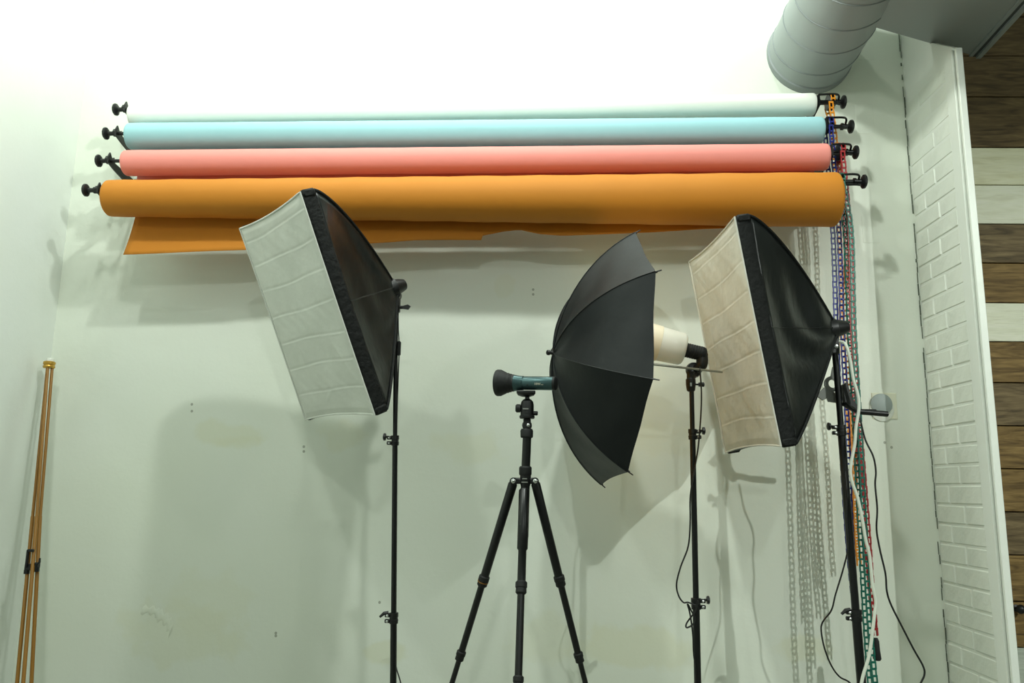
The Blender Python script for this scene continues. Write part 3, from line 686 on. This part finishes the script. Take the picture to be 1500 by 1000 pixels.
MB().lathe(fin+ua*.006, -ua, [(0, .009), (.004, .011), (.008, .006), (.016, .006), (.018, .009), (.026, .0085), (.029, .004)], 12).build('finial', m_blk, um)
MB().lathe(fin+ua*.19, ua, [(0, .010), (.035, .010)], 12).build('runner', m_blk, um)

# ------------------------------------------------------------------ tripod with torch light
YT_ = 2.35; X = np.array([1.0, 0, 0]); Zv = np.array([0, 0, 1.0])
sp0 = at(768, 704, YT_); fx, fy = sp0[0]+.012, sp0[1]
tri = thing('tripod', (fx, fy, 0), 'black camera tripod holding the small teal torch lamp', 'tripod')
b_ = at(772, 640, YT_); t_ = at(770, 690, YT_)
MB().lathe(at(767.5, 790, YT_), at(770, 690, YT_)-at(767.5, 790, YT_), [(0, .012), (.01, .013), (.15, .013), (.16, .016), (.19, .016)], 18).build('spider', m_blk, tri)
MB().rod(at(769, 712, YT_), b_, .0128, None, 18).build('centre_column', m_blkm, tri)
MB().lathe(at(769.5, 696, YT_), Zv, [(0, .017), (.004, .0185), (.022, .0185), (.026, .016)], 18).build('column_lock', m_rib, tri, smooth=30)
# lower swivel
MB().lathe(at(771.5, 641, YT_), Zv, [(0, .0165), (.003, .0185), (.020, .019), (.026, .016)], 18).build('top_collar', m_rib, tri, smooth=30)
q = at(772, 623, YT_); c_ = MB(); c_.lathe(q-[0, .014, 0], (0, 1, 0), [(0, .012), (.004, .0145), (.024, .0145), (.028, .012)], 16); c_.box(q+[0, 0, .004], .022, .020, .034, bev=.004)
jt = c_.build('hinge_joint', m_blk, tri)
MB().lathe(q+[.004, -.016, .0], (0, -1, 0), [(0, .0045), (.003, .0045), (.004, .003)], 12).build('bolt', m_chrome, jt)
hb_ = at(772, 613, YT_)
bh = MB().lathe(hb_, Zv, [(0, .0205), (.003, .0225), (.008, .0225), (.010, .0195), (.040, .0195), (.050, .0175), (.056, .012), (.058, .007), (.066, .006)], 24).build('ball_head', m_blk, tri, smooth=30)
MB().lathe(at(766, 598, YT_), -X, [(0, .004), (.006, .006), (.008, .012), (.018, .0125), (.022, .009)], 12).build('friction_knob', m_rib, bh)
MB().lathe(at(778, 605, YT_), X, [(0, .004), (.004, .004), (.006, .0065), (.018, .0065), (.020, .004)], 12).build('pan_knob', m_rib, bh)
plq = at(770.5, 576, YT_); pl2 = MB(); pl2.box(plq+[0, 0, .003], .056, .036, .008, bev=.002); pl2.lathe(plq-[0, 0, .010], Zv, [(0, .012), (.004, .024), (.010, .027)], 20)
pl2.build('quick_release_plate', m_blk, tri, smooth=30)
MB().box(at(770, 598.5, YT_-.0197), .017, .0012, .0035).build('maker_mark', m_grey, bh, smooth=0)
# legs: two to the sides and back, one towards the camera
hubz = at(768, 706, YT_)[2]
for nm, px, dirn in (('l', 752, (-.87, .5)), ('r', 784, (.87, .5)), ('m', 768, (0.0, -1.0))):
    dv = np.array([dirn[0], dirn[1], 0]); h0 = at(px, 706, YT_) if nm != 'm' else at(768, 716, YT_-.028)
    tx = {'l': at(708, 850, 2.42), 'r': at(820, 850, 2.42), 'm': at(763.5, 860, 2.235)}[nm]
    dl = nrm(tx-h0); Lc = np.linalg.norm(tx-h0); end_ = h0+dl*((h0[2]-.012)/-dl[2]); n2 = at(670, 970, 2.47)
    L2 = Lc+.235
    lg = MB()
    prof = [(0, .010), (.006, .0135), (Lc, .0125)]
    if nm == 'm': prof = [(0, .012), (.005, .0155), (.17, .0150), (.175, .0115), (Lc, .0115)]
    lg.lathe(h0, dl, prof, 18); lo = lg.build('leg', m_blkm, tri)
    MB().lathe(h0+dl*(Lc-.016), dl, [(0, .0135), (.003, .0160), (.016, .0160), (.018, .0145), (.030, .0150), (.034, .0115)], 16).build('leg_lock', m_rib, lo, smooth=25)
    MB().rod(h0+dl*(Lc+.01), h0+dl*L2, .0100, None, 16).build('middle_section', m_blkm, lo)
    MB().lathe(h0+dl*(L2-.014), dl, [(0, .0115), (.003, .0140), (.014, .0140), (.016, .0125), (.028, .0130), (.031, .0095)], 16).build('leg_lock', m_rib, lo, smooth=25)
    MB().rod(h0+dl*(L2+.01), end_, .0080, None, 14).build('lower_section', m_blkm, lo)
    MB().lathe(end_, -dl, [(-.010, .010), (.02, .012), (.03, .009)], 12).build('rubber_foot', m_rib, lo)
    if nm != 'm':
        sg = -1 if nm == 'l' else 1
        MB().box((h0+sp0)/2+[0, 0, .002], abs(h0[0]-sp0[0])+.01, .016, .018, bev=.004).build('shoulder', m_blk, tri)
        MB().lathe(h0+[0, -.016, .003], (0, -1, 0), [(0, .0065), (.003, .0065), (.0045, .004)], 12).build('pivot_bolt', m_chrome, tri)
        MB().rod(h0+[0, -.016, .003], h0+[0, .016, .003], .0105, None, 14).build('pivot', m_blk, tri)
    if nm == 'l': MB().lathe(h0+dl*(Lc+.003), dl, [(0, .0163), (.0018, .0163)], 18).build('accent_ring', m_bam, lo)
for dz, wd in ((.006, .014), (-.004, .018), (-.030, .014)):
    MB().box(np.array([sp0[0]+.001, YT_-.0155, sp0[2]+dz]), wd, .004, .003).build('lock_rib', m_grey, tri, smooth=0)
# torch lamp
tl0 = at(815, 561.5, YT_-.022); tl1 = at(725, 560.5, YT_+.034); ta = nrm(tl1-tl0); TL = np.linalg.norm(tl1-tl0)
tc_ = thing('torch_lamp', at(770, 572, YT_), 'small teal metal torch lamp with flared black hood marked 10W', 'lamp')
r_ = .0202
body = MB().lathe(tl0, ta, [(.008, r_*.97), (.0105, r_), (TL*.50, r_), (TL*.51, r_*.965), (TL*.525, r_*.965), (TL*.53, r_*1.04)], 40).build('body', m_teal, tc_)
MB().lathe(tl0, ta, [(TL*.53, r_*1.05), (TL*.60, r_*1.09), (TL*.67, r_*1.22), (TL*.68, r_*1.15)], 40).build('lamp_collar', m_teal, tc_)
MB().lathe(tl0, ta, [(0, .008), (.0, .0165), (.003, r_*1.0), (.009, r_*1.02), (.0095, r_*.9)], 32).build('end_cap', m_rib, tc_)
hp = [(TL*.665, r_*1.20), (TL*.70, r_*1.28), (TL*.71, r_*1.22), (TL*.735, r_*1.38), (TL*.745, r_*1.33), (TL*.78, r_*1.50), (TL*.79, r_*1.45), (TL*.83, r_*1.66), (TL*.88, r_*1.86), (TL*.90, r_*1.96), (TL*.95, r_*1.98), (TL*.965, r_*1.93), (TL*.965, r_*1.80), (TL*.90, r_*1.72), (TL*.80, r_*1.35), (TL*.72, r_*1.0)]
MB().lathe(tl0, ta, hp, 44, cap=True).build('hood', m_rib, tc_, smooth=25)
MB().box(tl0+ta*(TL*.455)+np.array([0, -.0178, -.0072]), .008, .004, .004, bev=.001).build('side_button', m_rib, tc_)
def text_on_body(s_, size, t0):
    cu = bpy.data.curves.new('print', 'FONT'); cu.body = s_; cu.size = size; cu.extrude = .0002; cu.resolution_u = 2
    ob = bpy.data.objects.new('print', cu); COL.objects.link(ob); dg = bpy.context.evaluated_depsgraph_get(); dg.update()
    me = bpy.data.meshes.new_from_object(ob.evaluated_get(dg)); bpy.data.objects.remove(ob)
    side = nrm(np.cross(ta, Zv)); side = side if side[1] < 0 else -side; up = np.cross(side, -ta); up = up if up[2] > 0 else -up
    vs = []
    for v_ in me.vertices:
        ang = (v_.co.y-.0075)/r_; rr = r_+.0003+v_.co.z
        vs.append(tl0+ta*(t0-v_.co.x)+(side*math.cos(ang)+up*math.sin(ang))*rr)
    m2 = MB(); m2.add(vs, [tuple(p.vertices) for p in me.polygons]); wdt = max(v_.co.x for v_ in me.vertices)
    m2.build('printed_mark', m_txt, body, smooth=0); return wdt
wd = text_on_body('10W', .0095, .062); text_on_body('mini', .0045, .062-wd-.0008)

# ------------------------------------------------------------------ right stand, cables, grey shape
YS3 = 2.64
s3t, d3 = light_stand(at(1223, 515, YS3), at(1262, 1000, YS3), 'black light stand holding the right softbox in front of the coloured chains', .0, [zc_(1233, 630, YS3), zc_(1254, 901, YS3)], [.0098, .0120, .0140], [-1, -1], [False, True])
h3 = MB(); h3.box(at(1222.5, 505, YS3-.006), .030, .016, .062, bev=.004); h3.lathe(at(1221, 492, YS3-.016), (0, 1, 0), [(0, .013), (.003, .017), (.034, .017), (.037, .013)], 16)
h3.tube([at(1221, 492, YS3), (at(1221, 492, YS3)+P2(0, .35, 0))/2, P2(0, .37, 0)], [.015, .016, .018], 8)
hb3 = h3.build('tilt_bracket', m_blk, s3t)
MB().lathe(at(1221, 491, YS3-.017), (0, -1, 0), [(0, .010), (.002, .010), (.002, .006), (.001, .005)], 16).build('pivot_bolt', m_grey, hb3)
MB().lathe(at(1225, 507, YS3-.015), (0, -1, 0), [(0, .007), (.002, .007), (.003, .004)], 12).build('bolt', m_chrome, hb3)
# tilt handle lying behind the stand, black lever grip
gr = thing('tilt_handle', at(1262, 603, YS3+.03), 'black rod handle pointing right from the right softbox stand below its black grip', 'handle')
MB().tube([at(1236, 591, YS3+.01), at(1252, 600, YS3+.03), at(1262, 603, YS3+.03), at(1298, 606, YS3+.03)], [.009, .0095, .0095, .0095], 14).build('rod', m_blk, gr)
MB().lathe(at(1298, 606, YS3+.03), X, [(0, .0095), (.004, .0095), (.007, .006)], 14).build('end_cap', m_blkm, gr)
MB().box(at(1272, 600.5, YS3+.03), .05, .012, .006, bev=.002).build('sleeve', m_blk, gr)
MB().prism([at(*q_, YS3-.012) for q_ in ((1235, 563), (1242, 559), (1246, 580), (1258, 596), (1254, 598), (1238, 588))], (0, .024, 0)).build('grip', m_blk, gr, smooth=0)
# flat grey shape with a ring hole, behind the stand
gc = thing('grey_ring_shape', at(1222, 572, YS3+.05), 'flat grey shape with a ring hole behind the right light stand', 'clamp')
Yg = YS3+.035
c0 = at(1219, 562, Yg)
ring = MB(); n = 28; 
ring.lathe(c0+[0, .006, 0], (0, -1, 0), [(0, .014), (0, .026), (.012, .026), (.012, .014), (0, .014)], 28, cap=False).build('ring', m_grey, gc)
MB().prism([at(*q_, Yg-.004) for q_ in ((1212, 566), (1222, 574), (1228, 586), (1229, 590), (1214, 588), (1212, 583), (1206, 586), (1196, 579), (1208, 567))], (0, .010, 0)).build('lower_lobe', m_grey, gc, smooth=0)
MB().prism([at(*q_, Yg-.004) for q_ in ((1217, 553), (1220, 537), (1223, 537), (1227, 556))], (0, .008, 0)).build('tab', m_grey, gc, smooth=0)
# white cable
Yc = YS3-.045
wc = MB().tube(spline([at(1226, 500, YS3-.005), at(1234, 501, YS3-.02), at(1240, 507, Yc), at(1246, 530, Yc), at(1250, 555, Yc), at(1257, 580, Yc), at(1258, 600, Yc), at(1254, 625, Yc), at(1252, 650, Yc), at(1246, 684, Yc), at(1248, 705, Yc),
   at(1256, 728, Yc), at(1263, 760, Yc), at(1268, 790, Yc), at(1274, 815, Yc), at(1278, 855, Yc), at(1283, 880, Yc), at(1281, 900, Yc), at(1278, 925, Yc), at(1273, 960, Yc), at(1263, 995, Yc), at(1256, 1040, Yc)], 6), .0050, 8).build('white_cable', m_cabw, None)
tag(wc, 'white power cable winding down the right light stand over the chains', 'cable')
bc = MB().tube(spline([at(1258, 604, YS3), at(1262, 622, YS3), at(1268, 645, YS3), at(1279, 668, YS3), at(1283, 690, YS3), at(1282, 710, YS3), at(1285, 745, YS3), at(1284, 775, YS3), at(1289, 805, YS3), at(1297, 840, YS3), at(1299, 865, YS3), at(1305, 885, YS3), at(1320, 915, YS3), at(1338, 950, YS3), at(1352, 975, YS3), at(1354, 988, YS3), at(1348, 1002, YS3), at(1335, 1035, YS3)], 6), .0030, 7).build('black_cable', m_blk, None)
tag(bc, 'long black cable hanging free to the right of the chains', 'cable', 'black cables at the right stand')
bc2 = MB().tube(spline([at(1238, 690, YS3-.012), at(1240, 720, YS3-.016), at(1240, 760, YS3-.016), at(1242, 800, YS3-.016), at(1236, 830, YS3-.016), at(1224, 870, YS3-.016), at(1218, 893, YS3-.016), at(1205, 911, YS3-.016), at(1203, 925, YS3-.016), at(1208, 950, YS3-.016), at(1218, 975, YS3-.016), at(1230, 991, YS3-.016), at(1246, 1001, YS3-.016), at(1262, 1030, YS3-.016)], 6), .0026, 7).build('black_cable', m_blk, None)
tag(bc2, 'black cable looping out to the left of the right light stand, near its foot', 'cable', 'black cables at the right stand')
uc = MB().tube(spline([at(1024, 530, YLm), at(1026, 550, YS2-.02), at(1027.5, 575, YS2-.02), at(1027, 600, YS2-.022), at(1025, 630, YS2-.022), at(1022, 660, YS2-.012), at(1015, 700, YS2-.02), at(1011, 730, YS2-.02), at(1011, 765, YS2-.02), at(1008, 800, YS2-.02), at(997, 830, YS2-.02), at(991, 855, YS2-.02), at(994, 872, YS2-.02), at(1001, 882, YS2-.022),
   at(1008, 882, YS2-.026), at(1020, 886, YS2-.03), at(1022, 880, YS2-.034), at(1018, 895, YS2-.034), at(1006, 912, YS2-.034), at(1006, 919, YS2-.032), at(1015, 914, YS2-.03), at(1018, 905, YS2-.028), at(1013, 895, YS2-.026), at(1007, 884, YS2-.026), at(1011, 900, YS2-.024), at(1015, 930, YS2-.02), at(1016, 955, YS2-.018), at(1019, 985, YS2-.014), at(1020, 1040, YS2-.014)], 6), .0026, 7).build('black_cable', m_blk, None)
tag(uc, 'black cable with a knotted loop hanging along the umbrella stand', 'cable')

# ------------------------------------------------------------------ amber tube stand leaning in the left corner
tt = at(72.5, 531, 3.2*Q)
bs = thing('folded_stand', (-1.80, 2.95, 0), 'folded stand of thin amber-brown tubes leaning in the left corner', 'stand')
ends = [(25, 1000, 3.0), (34, 1000, 2.98), (46, 1000, 3.03)]
ofs = [(-.010, .006, 0), (.0, -.009, 0), (.010, .004, 0)]
mids = [(47.5, 760, 3.12), (53.5, 760, 3.10), (58.5, 760, 3.12)]
lgs = []
for e_, of, md in zip(ends, ofs, mids):
    e_ = (e_[0], e_[1], e_[2]*Q); md = (md[0], md[1], md[2]*Q); E_ = at(*e_); T_ = tt+np.array(of); Md = at(*md); d_ = nrm(E_-Md); F_ = E_+d_*((E_[2]-.012)/-d_[2])
    j = Md+(E_-Md)*.33
    lg = MB().tube(spline([T_, (T_+Md)/2, Md], 6), .0056, 10).build('tube', m_bam, bs); lgs.append(lg)
    MB().rod(Md-d_*.01, F_, .0066, None, 12).build('lower_tube', m_bam, lg)
    MB().lathe(F_, -d_, [(-.010, .011), (.03, .011)], 10).build('foot', m_rib, lg)
MB().lathe(tt-[0, 0, .022], Zv, [(0, .020), (.006, .022), (.012, .019), (.016, .022), (.024, .022), (.027, .018)], 18).build('top_ring', m_gold2, bs, smooth=30)
MB().lathe(tt+[0, 0, .004], Zv, [(0, .014), (.012, .013), (.014, .010)], 14).build('top_plug', m_trim, bs)
YB = 3.075*Q
ck = MB(); ck.box(at(43, 830, YB), .026, .022, .022, bev=.003); ck.box(at(40, 818, YB-.012), .008, .012, .064, bev=.002); ck.box(at(45, 806, YB-.012), .022, .012, .010, bev=.002); ck.rod(at(39.5, 834, YB), at(39, 840, YB), .010, None, 10)
ck.build('locking_clip', m_blk, bs, smooth=0)
ck = MB(); ck.box(at(53, 828, YB), .020, .022, .022, bev=.003); ck.tube([at(55, 826, YB-.012), at(58, 823, YB-.012), at(58.5, 817, YB-.012)], [.005, .004, .003], 6); ck.rod(at(53, 830, YB), at(52.5, 837, YB), .0115, None, 10)
ck.build('locking_clip', m_blk, bs, smooth=0)
